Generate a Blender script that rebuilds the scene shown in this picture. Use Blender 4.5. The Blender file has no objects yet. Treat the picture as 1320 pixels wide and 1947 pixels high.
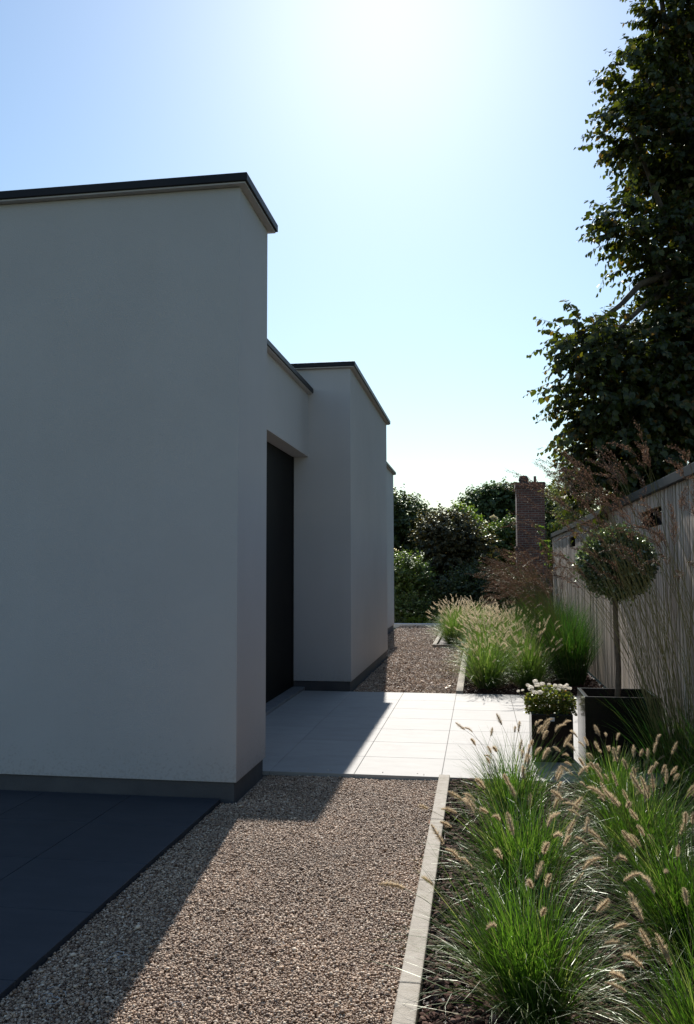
import bpy, math, random
import numpy as np
from mathutils import Vector, Matrix, Quaternion

R = math.radians
scene = bpy.context.scene
COL = scene.collection
rng = np.random.default_rng(7)
random.seed(7)

# ------------------------------------------------------------------ camera
FPX, IW, IH, EYE = 1594.0, 1320.0, 1947.0, 1.5
YAW, PITCH, ROLL = R(8.882), R(3.989), R(-0.15)
_f = np.array([-math.sin(YAW)*math.cos(PITCH), math.cos(YAW)*math.cos(PITCH), math.sin(PITCH)])
_r = np.array([math.cos(YAW), math.sin(YAW), 0.0])
_u = np.cross(_r, _f)
_c, _s = math.cos(ROLL), math.sin(ROLL)
CR, CU = _c*_r + _s*_u, _c*_u - _s*_r
cam_data = bpy.data.cameras.new('camera')
cam = bpy.data.objects.new('camera', cam_data); COL.objects.link(cam)
cam.matrix_world = Matrix(((CR[0], CU[0], -_f[0], 0), (CR[1], CU[1], -_f[1], 0), (CR[2], CU[2], -_f[2], EYE), (0, 0, 0, 1)))
cam_data.sensor_fit = 'VERTICAL'; cam_data.sensor_height = 23.6
cam_data.lens = 23.6*FPX/IH
cam_data.clip_start = 0.05; cam_data.clip_end = 3000
scene.camera = cam

# ------------------------------------------------------------------ sky, sun, exposure
SUN = Vector((-0.545, 5.36, 4.19)).normalized()
SUN_EL = math.asin(SUN.z); SUN_AZ = math.atan2(SUN.x, SUN.y)
world = bpy.data.worlds.new('World'); scene.world = world; world.use_nodes = True
wn = world.node_tree; wn.nodes.clear()
sky = wn.nodes.new('ShaderNodeTexSky'); sky.sky_type = 'NISHITA'; sky.sun_disc = False
sky.sun_elevation = SUN_EL; sky.sun_rotation = SUN_AZ
sky.altitude = 50; sky.air_density = 1.5; sky.dust_density = 0.45; sky.ozone_density = 0.8
bg = wn.nodes.new('ShaderNodeBackground'); bg.inputs[1].default_value = 0.076
wo = wn.nodes.new('ShaderNodeOutputWorld')
wb = wn.nodes.new('ShaderNodeMix'); wb.data_type = 'RGBA'; wb.blend_type = 'MULTIPLY'; wb.inputs[0].default_value = 1.0; wb.inputs[7].default_value = (0.92, 1.06, 1.22, 1)  # daylight white balance
wn.links.new(sky.outputs[0], wb.inputs[6]); wn.links.new(wb.outputs[2], bg.inputs[0]); wn.links.new(bg.outputs[0], wo.inputs[0])
sl = bpy.data.lights.new('sun', 'SUN'); sl.energy = 5.0; sl.angle = R(0.5); sl.color = (1.0, 0.95, 0.88)
so = bpy.data.objects.new('sun', sl); COL.objects.link(so)
so.rotation_euler = (-SUN).to_track_quat('-Z', 'Y').to_euler(); so.location = (-5, 40, 35)
vs = scene.view_settings
vs.view_transform = 'Standard'; vs.look = 'None'; vs.gamma = 1.0; vs.exposure = 0.5; vs.use_curve_mapping = False
scene.render.engine = 'CYCLES'
scene.cycles.max_bounces = 8; scene.cycles.transparent_max_bounces = 8

# ------------------------------------------------------------------ helpers
def onY(px, py, Y):
    d = _f + (px-IW/2)/FPX*CR - (py-IH/2)/FPX*CU
    return np.array([0, 0, EYE]) + Y/d[1]*d
def gnd(px, py, z=0.0):
    d = _f + (px-IW/2)/FPX*CR - (py-IH/2)/FPX*CU
    return np.array([0, 0, EYE]) + (z-EYE)/d[2]*d

def tag(o, label=None, cat=None, group=None, kind=None):
    if label: o['label'] = label
    if cat: o['category'] = cat
    if group: o['group'] = group
    if kind: o['kind'] = kind
    return o
def empty(name, loc=(0, 0, 0)):
    o = bpy.data.objects.new(name, None); o.location = loc; o.empty_display_size = 0.1
    COL.objects.link(o); return o
def link(name, me, parent=None, loc=None):
    o = bpy.data.objects.new(name, me); COL.objects.link(o)
    if parent is not None: o.parent = parent
    if loc is not None: o.location = loc
    return o
def np_mesh(name, V, F, mat, smooth=False):
    """F: list of (n,k) index arrays"""
    me = bpy.data.meshes.new(name)
    V = np.asarray(V, dtype=np.float32)
    me.vertices.add(len(V)); me.vertices.foreach_set('co', V.ravel())
    F = [np.asarray(f, dtype=np.int32) for f in F if len(f)]
    tot = sum(f.size for f in F); npol = sum(len(f) for f in F)
    me.loops.add(tot); me.polygons.add(npol)
    me.loops.foreach_set('vertex_index', np.concatenate([f.ravel() for f in F]))
    sizes = np.concatenate([np.full(len(f), f.shape[1]) for f in F])
    starts = np.concatenate([[0], np.cumsum(sizes)[:-1]]).astype(np.int32)
    me.polygons.foreach_set('loop_start', starts)
    me.polygons.foreach_set('use_smooth', np.full(npol, smooth))
    me.update(calc_edges=True); me.validate()
    for m in (mat if isinstance(mat, (list, tuple)) else [mat]): me.materials.append(m)
    return me
def merge(parts):
    """list of (V,[F...]) -> one"""
    Vs, Fs, n = [], {}, 0
    for V, F in parts:
        V = np.asarray(V, float)
        for f in F:
            f = np.asarray(f, dtype=int)
            if len(f): Fs.setdefault(f.shape[1], []).append(f+n)
        Vs.append(V); n += len(V)
    return np.concatenate(Vs), [np.concatenate(v) for v in Fs.values()]
def box(x0, x1, y0, y1, z0, z1):
    V = [(x0, y0, z0), (x1, y0, z0), (x1, y1, z0), (x0, y1, z0), (x0, y0, z1), (x1, y0, z1), (x1, y1, z1), (x0, y1, z1)]
    return np.array(V, float), [np.array([(0, 3, 2, 1), (4, 5, 6, 7), (0, 1, 5, 4), (1, 2, 6, 5), (2, 3, 7, 6), (3, 0, 4, 7)])]
def bevbox(name, b, mat, parent=None, w=0.004, seg=2):
    """boxes (one tuple or list) as one mesh with rounded edges"""
    bl = b if isinstance(b, list) else [b]
    V, F = merge([box(*q) for q in bl])
    me = np_mesh(name, V, F, mat)
    o = link(name, me, parent)
    if w:
        md = o.modifiers.new('bevel', 'BEVEL'); md.width = w; md.segments = seg; md.limit_method = 'ANGLE'
    return o
def tube(pts, rad, n=6, cap=True):
    pts = np.asarray(pts, float); m = len(pts)
    rad = np.broadcast_to(np.asarray(rad, float), (m,))
    T = np.gradient(pts, axis=0); T /= np.linalg.norm(T, axis=1)[:, None]+1e-12
    ref = np.array([0.3, 0.9, 0.2]) if abs(T[0][2]) > .8 else np.array([0, 0, 1.0])
    A = np.cross(T, ref); A /= np.linalg.norm(A, axis=1)[:, None]+1e-12
    B = np.cross(T, A)
    a = np.linspace(0, 2*np.pi, n, endpoint=False)
    V = pts[:, None, :] + rad[:, None, None]*(np.cos(a)[None, :, None]*A[:, None, :] + np.sin(a)[None, :, None]*B[:, None, :])
    V = V.reshape(-1, 3)
    i = np.arange(m-1)[:, None]*n; j = np.arange(n)[None, :]; k = (j+1) % n
    F = np.stack([i+j, i+k, i+n+k, i+n+j], -1).reshape(-1, 4)
    Fs = [F]
    if cap:
        V = np.vstack([V, pts[:1], pts[-1:]])
        q = np.arange(n); e = (m-1)*n
        Fs.append(np.vstack([np.stack([(q+1) % n, q, np.full(n, m*n)], -1), np.stack([e+q, e+(q+1) % n, np.full(n, m*n+1)], -1)]))
    return V, Fs
def lathe(prof, n=24):
    prof = np.asarray(prof, float); m = len(prof)
    a = np.linspace(0, 2*np.pi, n, endpoint=False)
    V = np.stack([prof[:, 0][:, None]*np.cos(a), prof[:, 0][:, None]*np.sin(a), np.repeat(prof[:, 1][:, None], n, 1)], -1).reshape(-1, 3)
    i = np.arange(m-1)[:, None]*n; j = np.arange(n)[None, :]; k = (j+1) % n
    return V, [np.stack([i+j, i+k, i+n+k, i+n+j], -1).reshape(-1, 4)]
def unit(v):
    return v/(np.linalg.norm(v, axis=-1, keepdims=True)+1e-9)

# ------------------------------------------------------------------ materials
def mat_new(name):
    m = bpy.data.materials.new(name); m.use_nodes = True
    nt = m.node_tree; nt.nodes.clear()
    out = nt.nodes.new('ShaderNodeOutputMaterial')
    return m, nt, out
def N(nt, t, **kw):
    n = nt.nodes.new(t)
    for k, v in kw.items(): setattr(n, k, v)
    return n
def ramp(nt, stops, interp='LINEAR'):
    r = nt.nodes.new('ShaderNodeValToRGB'); r.color_ramp.interpolation = interp
    el = r.color_ramp.elements
    while len(el) < len(stops): el.new(0.5)
    for e, (p, c) in zip(el, stops):
        e.position = p; e.color = (*c, 1)
    return r
def surf(name, stops, rough=0.7, nscale=6.0, detail=6, bump=0.0, bscale=80.0, metallic=0.0, spec=0.5, island=False, coat=0):
    m, nt, out = mat_new(name)
    b = N(nt, 'ShaderNodeBsdfPrincipled'); L = nt.links.new
    tc = N(nt, 'ShaderNodeTexCoord')
    r = ramp(nt, stops)
    if island:
        g = N(nt, 'ShaderNodeNewGeometry'); L(g.outputs['Random Per Island'], r.inputs[0])
    else:
        n = N(nt, 'ShaderNodeTexNoise'); n.inputs['Scale'].default_value = nscale; n.inputs['Detail'].default_value = detail
        L(tc.outputs['Object'], n.inputs['Vector']); L(n.outputs[0], r.inputs[0])
    L(r.outputs[0], b.inputs['Base Color'])
    b.inputs['Roughness'].default_value = rough; b.inputs['Metallic'].default_value = metallic
    b.inputs['Specular IOR Level'].default_value = spec
    if bump:
        n2 = N(nt, 'ShaderNodeTexNoise'); n2.inputs['Scale'].default_value = bscale; n2.inputs['Detail'].default_value = 4
        L(tc.outputs['Object'], n2.inputs['Vector'])
        bp = N(nt, 'ShaderNodeBump'); bp.inputs['Strength'].default_value = bump; bp.inputs['Distance'].default_value = 0.01
        L(n2.outputs[0], bp.inputs['Height']); L(bp.outputs[0], b.inputs['Normal'])
    L(b.outputs[0], out.inputs[0])
    return m
def leafmat(name, stops, trans=0.4, tcol=None, gloss=0.06, rough=0.35):
    """leaf: diffuse + translucent + a little gloss; each leaf its own tone"""
    m, nt, out = mat_new(name); L = nt.links.new
    g = N(nt, 'ShaderNodeNewGeometry'); r = ramp(nt, stops); L(g.outputs['Random Per Island'], r.inputs[0])
    d = N(nt, 'ShaderNodeBsdfDiffuse'); L(r.outputs[0], d.inputs[0])
    t = N(nt, 'ShaderNodeBsdfTranslucent')
    if tcol:
        mx = N(nt, 'ShaderNodeMix', data_type='RGBA'); mx.blend_type = 'MULTIPLY'; mx.inputs[0].default_value = 1
        L(r.outputs[0], mx.inputs[6]); mx.inputs[7].default_value = (*tcol, 1); L(mx.outputs[2], t.inputs[0])
    else: L(r.outputs[0], t.inputs[0])
    a = N(nt, 'ShaderNodeMixShader'); a.inputs[0].default_value = trans
    L(d.outputs[0], a.inputs[1]); L(t.outputs[0], a.inputs[2])
    gl = N(nt, 'ShaderNodeBsdfGlossy'); gl.inputs['Roughness'].default_value = rough; gl.inputs[0].default_value = (.9, .95, .85, 1)
    b = N(nt, 'ShaderNodeMixShader')
    fr = N(nt, 'ShaderNodeFresnel'); fr.inputs[0].default_value = 1.4
    ml = N(nt, 'ShaderNodeMath', operation='MULTIPLY'); ml.inputs[1].default_value = gloss/0.06
    L(fr.outputs[0], ml.inputs[0])
    mn = N(nt, 'ShaderNodeMath', operation='MINIMUM'); mn.inputs[1].default_value = gloss; L(ml.outputs[0], mn.inputs[0]); L(mn.outputs[0], b.inputs[0])
    L(a.outputs[0], b.inputs[1]); L(gl.outputs[0], b.inputs[2]); L(b.outputs[0], out.inputs[0])
    return m

M = {}
def stucco_mat():
    m, nt, out = mat_new('white_stucco'); L = nt.links.new
    p = N(nt, 'ShaderNodeBsdfPrincipled'); tc = N(nt, 'ShaderNodeTexCoord')
    n = N(nt, 'ShaderNodeTexNoise'); n.inputs['Scale'].default_value = .9; n.inputs['Detail'].default_value = 9; n.inputs['Roughness'].default_value = .6
    L(tc.outputs['Object'], n.inputs['Vector'])
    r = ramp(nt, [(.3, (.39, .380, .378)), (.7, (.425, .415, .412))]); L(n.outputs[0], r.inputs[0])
    mp = N(nt, 'ShaderNodeMapping'); mp.inputs['Scale'].default_value = (7, 7, .22); L(tc.outputs['Object'], mp.inputs[0])
    st = N(nt, 'ShaderNodeTexNoise'); st.inputs['Scale'].default_value = 1; st.inputs['Detail'].default_value = 5; L(mp.outputs[0], st.inputs['Vector'])
    sr = N(nt, 'ShaderNodeMapRange'); sr.inputs[1].default_value = .52; sr.inputs[2].default_value = .75; sr.inputs[3].default_value = 0; sr.inputs[4].default_value = .10; L(st.outputs[0], sr.inputs[0])
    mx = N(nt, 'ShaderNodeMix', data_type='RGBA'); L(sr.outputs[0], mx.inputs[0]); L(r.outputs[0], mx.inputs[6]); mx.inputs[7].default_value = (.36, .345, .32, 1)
    sp = N(nt, 'ShaderNodeTexNoise'); sp.inputs['Scale'].default_value = 55; sp.inputs['Detail'].default_value = 2; L(tc.outputs['Object'], sp.inputs['Vector'])
    sz = N(nt, 'ShaderNodeSeparateXYZ'); L(tc.outputs['Object'], sz.inputs[0])
    zr = N(nt, 'ShaderNodeMapRange'); zr.inputs[1].default_value = .1; zr.inputs[2].default_value = .45; zr.inputs[3].default_value = .14; zr.inputs[4].default_value = -.08; L(sz.outputs[2], zr.inputs[0])
    ad = N(nt, 'ShaderNodeMath', operation='ADD'); L(sp.outputs[0], ad.inputs[0]); L(zr.outputs[0], ad.inputs[1])
    dr = N(nt, 'ShaderNodeMapRange'); dr.inputs[1].default_value = .6; dr.inputs[2].default_value = .75; dr.inputs[3].default_value = 0; dr.inputs[4].default_value = .3; L(ad.outputs[0], dr.inputs[0])
    m2 = N(nt, 'ShaderNodeMix', data_type='RGBA'); L(dr.outputs[0], m2.inputs[0]); L(mx.outputs[2], m2.inputs[6]); m2.inputs[7].default_value = (.25, .23, .20, 1)
    L(m2.outputs[2], p.inputs['Base Color']); p.inputs['Roughness'].default_value = .92; p.inputs['Specular IOR Level'].default_value = .2
    b1 = N(nt, 'ShaderNodeTexNoise'); b1.inputs['Scale'].default_value = 190; b1.inputs['Detail'].default_value = 3; L(tc.outputs['Object'], b1.inputs['Vector'])
    b2 = N(nt, 'ShaderNodeTexNoise'); b2.inputs['Scale'].default_value = 2.2; b2.inputs['Detail'].default_value = 2; L(tc.outputs['Object'], b2.inputs['Vector'])
    bp = N(nt, 'ShaderNodeBump'); bp.inputs['Strength'].default_value = .4; bp.inputs['Distance'].default_value = .006; L(b1.outputs[0], bp.inputs['Height'])
    bq = N(nt, 'ShaderNodeBump'); bq.inputs['Strength'].default_value = .25; bq.inputs['Distance'].default_value = .04; L(b2.outputs[0], bq.inputs['Height']); L(bp.outputs[0], bq.inputs['Normal'])
    L(bq.outputs[0], p.inputs['Normal']); L(p.outputs[0], out.inputs[0])
    return m
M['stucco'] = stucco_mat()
M['plinth'] = surf('grey_plinth', [(0.3, (.05, .05, .056)), (0.7, (.075, .075, .078))], .8, 5, 6, .3, 90)
M['coping'] = surf('dark_aluminium', [(0.3, (.010, .010, .014)), (0.7, (.016, .016, .02))], .5, 3, 4, .02, 20, metallic=.0, spec=.2)
M['door'] = surf('dark_door', [(0.3, (.006, .006, .006)), (0.7, (.009, .0085, .008))], .6, 4, 4, spec=.08)
M['sill'] = surf('bluestone_sill', [(0.3, (.14, .14, .145)), (0.7, (.2, .2, .2))], .6, 9, 6, .1, 60)
M['planter'] = surf('dark_planter', [(0.3, (.006, .006, .0055)), (0.7, (.010, .0095, .009))], .2, 6, 5, .04, 40, spec=.4)
M['soil'] = surf('potting_soil', [(0.3, (.012, .009, .007)), (0.7, (.03, .022, .016))], .95, 40, 6, .8, 120)
M['ground'] = surf('grassy_ground', [(0.3, (.03, .04, .015)), (0.6, (.06, .07, .025)), (.8, (.09, .08, .04))], .95, 3, 8, .6, 30)
M['kerb'] = surf('concrete_kerb', [(0.25, (.28, .245, .195)), (0.55, (.36, .32, .265)), (.8, (.43, .39, .33))], .85, 22, 10, .3, 160)
M['whitekerb'] = surf('pale_kerb', [(0.3, (.6, .59, .57)), (0.7, (.68, .67, .65))], .8, 9, 6, .2, 90)
M['grout'] = surf('grout', [(0.3, (.16, .15, .135)), (0.7, (.21, .20, .18))], .9, 20, 4)
M['bark'] = surf('bark', [(0.3, (.05, .038, .028)), (0.7, (.12, .095, .07))], .9, 14, 8, .7, 60)
M['trunkgrey'] = surf('topiary_bark', [(0.3, (.09, .065, .045)), (0.7, (.17, .125, .09))], .85, 30, 8, .5, 110)
M['plate'] = surf('tag_plate', [(0.3, (.5, .5, .5)), (0.7, (.6, .6, .6))], .4, 5, 2)
M['pot'] = surf('sooty_pot', [(0.3, (.03, .022, .02)), (0.7, (.07, .05, .045))], .8, 12, 6, .3, 40)
M['flue'] = surf('clay_flue', [(0.3, (.14, .07, .05)), (0.7, (.2, .11, .08))], .75, 8, 4)
M['cable'] = surf('cable_black', [(0.3, (.02, .02, .02)), (0.7, (.03, .03, .03))], .6, 8, 2)

def paver_mat(name, a, b):
    m, nt, out = mat_new(name); L = nt.links.new
    p = N(nt, 'ShaderNodeBsdfPrincipled'); tc = N(nt, 'ShaderNodeTexCoord'); g = N(nt, 'ShaderNodeNewGeometry')
    mp = N(nt, 'ShaderNodeMapping'); mp.inputs['Scale'].default_value = (1, 3.0, 1); L(tc.outputs['Object'], mp.inputs[0])
    n = N(nt, 'ShaderNodeTexNoise'); n.inputs['Scale'].default_value = 3.5; n.inputs['Detail'].default_value = 9; n.inputs['Roughness'].default_value = .62
    L(mp.outputs[0], n.inputs['Vector'])
    r = ramp(nt, [(.3, a), (.7, b)]); L(n.outputs[0], r.inputs[0])
    hv = N(nt, 'ShaderNodeHueSaturation'); L(r.outputs[0], hv.inputs['Color'])
    mr = N(nt, 'ShaderNodeMapRange'); mr.inputs[3].default_value = .95; mr.inputs[4].default_value = 1.05
    L(g.outputs['Random Per Island'], mr.inputs[0]); L(mr.outputs[0], hv.inputs['Value'])
    sn = N(nt, 'ShaderNodeTexNoise'); sn.inputs['Scale'].default_value = 1.7; sn.inputs['Detail'].default_value = 8; sn.inputs['Roughness'].default_value = .7; L(tc.outputs['Object'], sn.inputs['Vector'])
    sr = N(nt, 'ShaderNodeMapRange'); sr.inputs[1].default_value = .54; sr.inputs[2].default_value = .72; sr.inputs[3].default_value = 0; sr.inputs[4].default_value = .35; L(sn.outputs[0], sr.inputs[0])
    sm = N(nt, 'ShaderNodeMix', data_type='RGBA'); L(sr.outputs[0], sm.inputs[0]); L(hv.outputs[0], sm.inputs[6]); sm.inputs[7].default_value = (*[.72*q for q in a], 1)
    L(sm.outputs[2], p.inputs['Base Color']); p.inputs['Roughness'].default_value = .66; p.inputs['Specular IOR Level'].default_value = .32
    n2 = N(nt, 'ShaderNodeTexNoise'); n2.inputs['Scale'].default_value = 60; L(tc.outputs['Object'], n2.inputs['Vector'])
    bp = N(nt, 'ShaderNodeBump'); bp.inputs['Strength'].default_value = .08; bp.inputs['Distance'].default_value = .004
    L(n2.outputs[0], bp.inputs['Height']); L(bp.outputs[0], p.inputs['Normal']); L(p.outputs[0], out.inputs[0])
    return m
M['paver'] = paver_mat('pale_paver', (.285, .275, .258), (.335, .325, .307))
M['patio'] = paver_mat('shade_toned_paver', (.030, .034, .043), (.042, .046, .056))  # same pavers as the terrace, with the patio's shade put into the colour

def stone_mat(name, stops, rough=.6, spec=.5):
    m, nt, out = mat_new(name); L = nt.links.new
    p = N(nt, 'ShaderNodeBsdfPrincipled'); g = N(nt, 'ShaderNodeNewGeometry'); r = ramp(nt, stops)
    tc = N(nt, 'ShaderNodeTexCoord'); n = N(nt, 'ShaderNodeTexNoise'); n.inputs['Scale'].default_value = 1.6; n.inputs['Detail'].default_value = 3
    L(tc.outputs['Object'], n.inputs['Vector'])
    L(g.outputs['Random Per Island'], r.inputs[0])
    hv = N(nt, 'ShaderNodeHueSaturation'); mr = N(nt, 'ShaderNodeMapRange')
    mr.inputs[1].default_value = .3; mr.inputs[2].default_value = .7; mr.inputs[3].default_value = .82; mr.inputs[4].default_value = 1.15
    L(n.outputs[0], mr.inputs[0]); L(mr.outputs[0], hv.inputs['Value']); L(r.outputs[0], hv.inputs['Color'])
    L(hv.outputs[0], p.inputs['Base Color']); p.inputs['Specular IOR Level'].default_value = spec; p.inputs['Roughness'].default_value = rough; L(p.outputs[0], out.inputs[0])
    return m
GR = [(0, (.085, .045, .028)), (.18, (.20, .125, .08)), (.42, (.37, .25, .165)), (.62, (.50, .345, .23)), (.8, (.40, .31, .225)), (.94, (.62, .47, .34)), (1, (.74, .62, .48))]
M['gravel'] = stone_mat('pink_gravel', GR, .55, .35)
M['lava'] = stone_mat('lava_rock', [(0, (.024, .012, .009)), (.4, (.055, .029, .022)), (.75, (.10, .054, .041)), (1, (.16, .10, .08))], .9, .12)
def bed_mat(name, stops, scale):
    m, nt, out = mat_new(name); L = nt.links.new
    p = N(nt, 'ShaderNodeBsdfPrincipled'); tc = N(nt, 'ShaderNodeTexCoord'); v = N(nt, 'ShaderNodeTexVoronoi'); v.inputs['Scale'].default_value = scale
    L(tc.outputs['Object'], v.inputs['Vector']); r = ramp(nt, stops)
    sp = N(nt, 'ShaderNodeSeparateColor'); L(v.outputs['Color'], sp.inputs[0]); L(sp.outputs[0], r.inputs[0]); L(r.outputs[0], p.inputs['Base Color'])
    bp = N(nt, 'ShaderNodeBump'); bp.inputs['Strength'].default_value = 1; bp.inputs['Distance'].default_value = .012; bp.invert = True
    L(v.outputs['Distance'], bp.inputs['Height']); L(bp.outputs[0], p.inputs['Normal']); p.inputs['Roughness'].default_value = .7; L(p.outputs[0], out.inputs[0])
    return m
M['gravelbase'] = bed_mat('gravel_sheet', [(p, tuple(.75*q for q in c)) for p, c in GR], 75)
M['lavabase'] = bed_mat('lava_sheet', [(0, (.015, .010, .008)), (.6, (.045, .03, .025)), (1, (.09, .06, .05))], 55)

def slat_mat():
    m, nt, out = mat_new('weathered_slats'); L = nt.links.new
    p = N(nt, 'ShaderNodeBsdfPrincipled'); tc = N(nt, 'ShaderNodeTexCoord'); g = N(nt, 'ShaderNodeNewGeometry')
    mp = N(nt, 'ShaderNodeMapping'); mp.inputs['Scale'].default_value = (30, 30, 1.2); L(tc.outputs['Object'], mp.inputs[0])
    n = N(nt, 'ShaderNodeTexNoise'); n.inputs['Scale'].default_value = 1.5; n.inputs['Detail'].default_value = 8; L(mp.outputs[0], n.inputs['Vector'])
    r = ramp(nt, [(.0, (.17, .13, .10)), (.4, (.37, .30, .235)), (.75, (.50, .42, .34)), (1, (.6, .53, .45))])
    ad = N(nt, 'ShaderNodeMath', operation='MULTIPLY_ADD'); ad.inputs[1].default_value = .55; L(g.outputs['Random Per Island'], ad.inputs[0])
    m2 = N(nt, 'ShaderNodeMath', operation='MULTIPLY'); m2.inputs[1].default_value = .6; L(n.outputs[0], m2.inputs[0]); L(m2.outputs[0], ad.inputs[2])
    L(ad.outputs[0], r.inputs[0]); L(r.outputs[0], p.inputs['Base Color']); p.inputs['Roughness'].default_value = .8
    bp = N(nt, 'ShaderNodeBump'); bp.inputs['Strength'].default_value = .3; bp.inputs['Distance'].default_value = .004
    L(n.outputs[0], bp.inputs['Height']); L(bp.outputs[0], p.inputs['Normal']); L(p.outputs[0], out.inputs[0])
    return m
M['slat'] = slat_mat()
def brick_mat():
    m, nt, out = mat_new('red_brick'); L = nt.links.new
    p = N(nt, 'ShaderNodeBsdfPrincipled'); g = N(nt, 'ShaderNodeTexCoord')
    sx = N(nt, 'ShaderNodeSeparateXYZ'); L(g.outputs['Object'], sx.inputs[0])
    ad = N(nt, 'ShaderNodeMath', operation='ADD'); L(sx.outputs[0], ad.inputs[0]); L(sx.outputs[1], ad.inputs[1])
    cb = N(nt, 'ShaderNodeCombineXYZ'); L(ad.outputs[0], cb.inputs[0]); L(sx.outputs[2], cb.inputs[1])
    b = N(nt, 'ShaderNodeTexBrick'); b.inputs['Scale'].default_value = 1; b.inputs['Brick Width'].default_value = .21; b.inputs['Row Height'].default_value = .075
    b.inputs['Mortar Size'].default_value = .009; b.inputs['Color1'].default_value = (.15, .058, .043, 1); b.inputs['Color2'].default_value = (.09, .036, .03, 1); b.inputs['Mortar'].default_value = (.19, .155, .135, 1)
    L(cb.outputs[0], b.inputs['Vector'])
    n = N(nt, 'ShaderNodeTexNoise'); n.inputs['Scale'].default_value = 2; n.inputs['Detail'].default_value = 6; L(g.outputs['Object'], n.inputs['Vector'])
    hv = N(nt, 'ShaderNodeHueSaturation'); mr = N(nt, 'ShaderNodeMapRange'); mr.inputs[1].default_value = .3; mr.inputs[2].default_value = .7; mr.inputs[3].default_value = .6; mr.inputs[4].default_value = 1.2
    L(n.outputs[0], mr.inputs[0]); L(mr.outputs[0], hv.inputs['Value']); L(b.outputs[0], hv.inputs['Color']); L(hv.outputs[0], p.inputs['Base Color'])
    bp = N(nt, 'ShaderNodeBump'); bp.inputs['Strength'].default_value = .5; bp.inputs['Distance'].default_value = .01; bp.invert = True
    L(b.outputs['Fac'], bp.inputs['Height']); L(bp.outputs[0], p.inputs['Normal']); p.inputs['Roughness'].default_value = .85; L(p.outputs[0], out.inputs[0])
    return m
M['brick'] = brick_mat()

M['blade'] = leafmat('grass_blade', [(0, (.032, .072, .012)), (.45, (.07, .135, .020)), (.8, (.115, .20, .030)), (.93, (.21, .25, .08)), (1, (.42, .38, .22))], .55, (.95, 1.15, .5), .07, .4)
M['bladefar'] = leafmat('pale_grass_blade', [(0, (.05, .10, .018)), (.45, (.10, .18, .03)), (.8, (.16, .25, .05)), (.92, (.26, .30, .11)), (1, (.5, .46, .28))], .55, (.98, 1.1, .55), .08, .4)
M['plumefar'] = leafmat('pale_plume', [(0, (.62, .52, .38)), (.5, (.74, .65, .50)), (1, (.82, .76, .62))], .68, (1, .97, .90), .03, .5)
M['bladedark'] = leafmat('tall_grass_blade', [(0, (.018, .045, .010)), (.5, (.035, .085, .014)), (.9, (.06, .12, .02)), (1, (.20, .18, .08))], .45, (.9, 1.2, .5), .07, .3)
M['straw'] = leafmat('dry_straw', [(0, (.22, .17, .09)), (.5, (.36, .29, .17)), (1, (.52, .45, .30))], .4, None, .07, .4)
M['stalk'] = leafmat('grass_stalk', [(0, (.14, .15, .05)), (.6, (.22, .20, .08)), (1, (.32, .25, .12))], .3, None, .06, .35)
M['plume'] = leafmat('foxtail_plume', [(0, (.46, .36, .24)), (.5, (.58, .47, .33)), (1, (.72, .62, .46))], .68, (1, .97, .90), .03, .5)
M['panicle'] = leafmat('brown_panicle', [(0, (.075, .038, .024)), (.5, (.14, .078, .05)), (1, (.25, .155, .10))], .4, None, .05, .4)
M['leafbig'] = leafmat('linden_leaf', [(0, (.026, .034, .009)), (.6, (.05, .064, .014)), (.88, (.085, .095, .02)), (1, (.15, .08, .025))], .55, (1.2, 1.25, .4), .05, .4)
M['leafpale'] = leafmat('pale_leaf', [(0, (.12, .15, .045)), (.6, (.20, .23, .075)), (1, (.30, .31, .13))], .55, (1.1, 1.1, .6), .07, .4)
M['leafdark'] = leafmat('dark_leaf', [(0, (.026, .044, .014)), (.6, (.052, .078, .022)), (1, (.11, .14, .038))], .52, (1.15, 1.2, .5), .07, .35)
M['leafolive'] = leafmat('olive_leaf', [(0, (.035, .034, .013)), (.6, (.06, .056, .02)), (1, (.12, .09, .032))], .45, (1.1, 1.1, .6), .06, .4)
M['leafmid'] = leafmat('mid_green_leaf', [(0, (.055, .09, .02)), (.6, (.11, .165, .036)), (1, (.21, .26, .065))], .58, (1.1, 1.2, .5), .07, .35)
M['leaflime'] = leafmat('lime_leaf', [(0, (.10, .17, .02)), (.6, (.17, .26, .035)), (1, (.26, .34, .07))], .5, (1.1, 1.1, .5), .06, .4)
M['leafhaze'] = leafmat('far_leaf', [(0, (.05, .075, .03)), (.6, (.08, .115, .045)), (1, (.13, .17, .065))], .5, (1.0, 1.15, .6), .06, .4)
M['leafcream'] = leafmat('cream_flower', [(0, (.45, .38, .22)), (1, (.62, .55, .36))], .4)
M['leaftop'] = leafmat('topiary_leaf', [(0, (.03, .05, .016)), (.5, (.07, .10, .034)), (.85, (.15, .19, .07)), (1, (.34, .38, .22))], .45, (1.0, 1.15, .6), .22, .35)
M['leafrose'] = leafmat('rose_leaf', [(0, (.07, .11, .02)), (.5, (.14, .19, .035)), (.85, (.27, .27, .06)), (1, (.26, .12, .05))], .55, (1.1, 1.05, .5), .09, .3)
M['petal'] = leafmat('white_petal', [(0, (.70, .66, .58)), (.6, (.80, .77, .71)), (1, (.85, .83, .80))], .6, (1, .98, .95), .03, .5)
M['redleaf'] = leafmat('fallen_leaf', [(0, (.28, .07, .03)), (1, (.36, .12, .05))], .3)
M['gridwhite'] = surf('white_grid', [(0.3, (.5, .49, .47)), (0.7, (.6, .59, .57))], .6, 9, 3)

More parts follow.
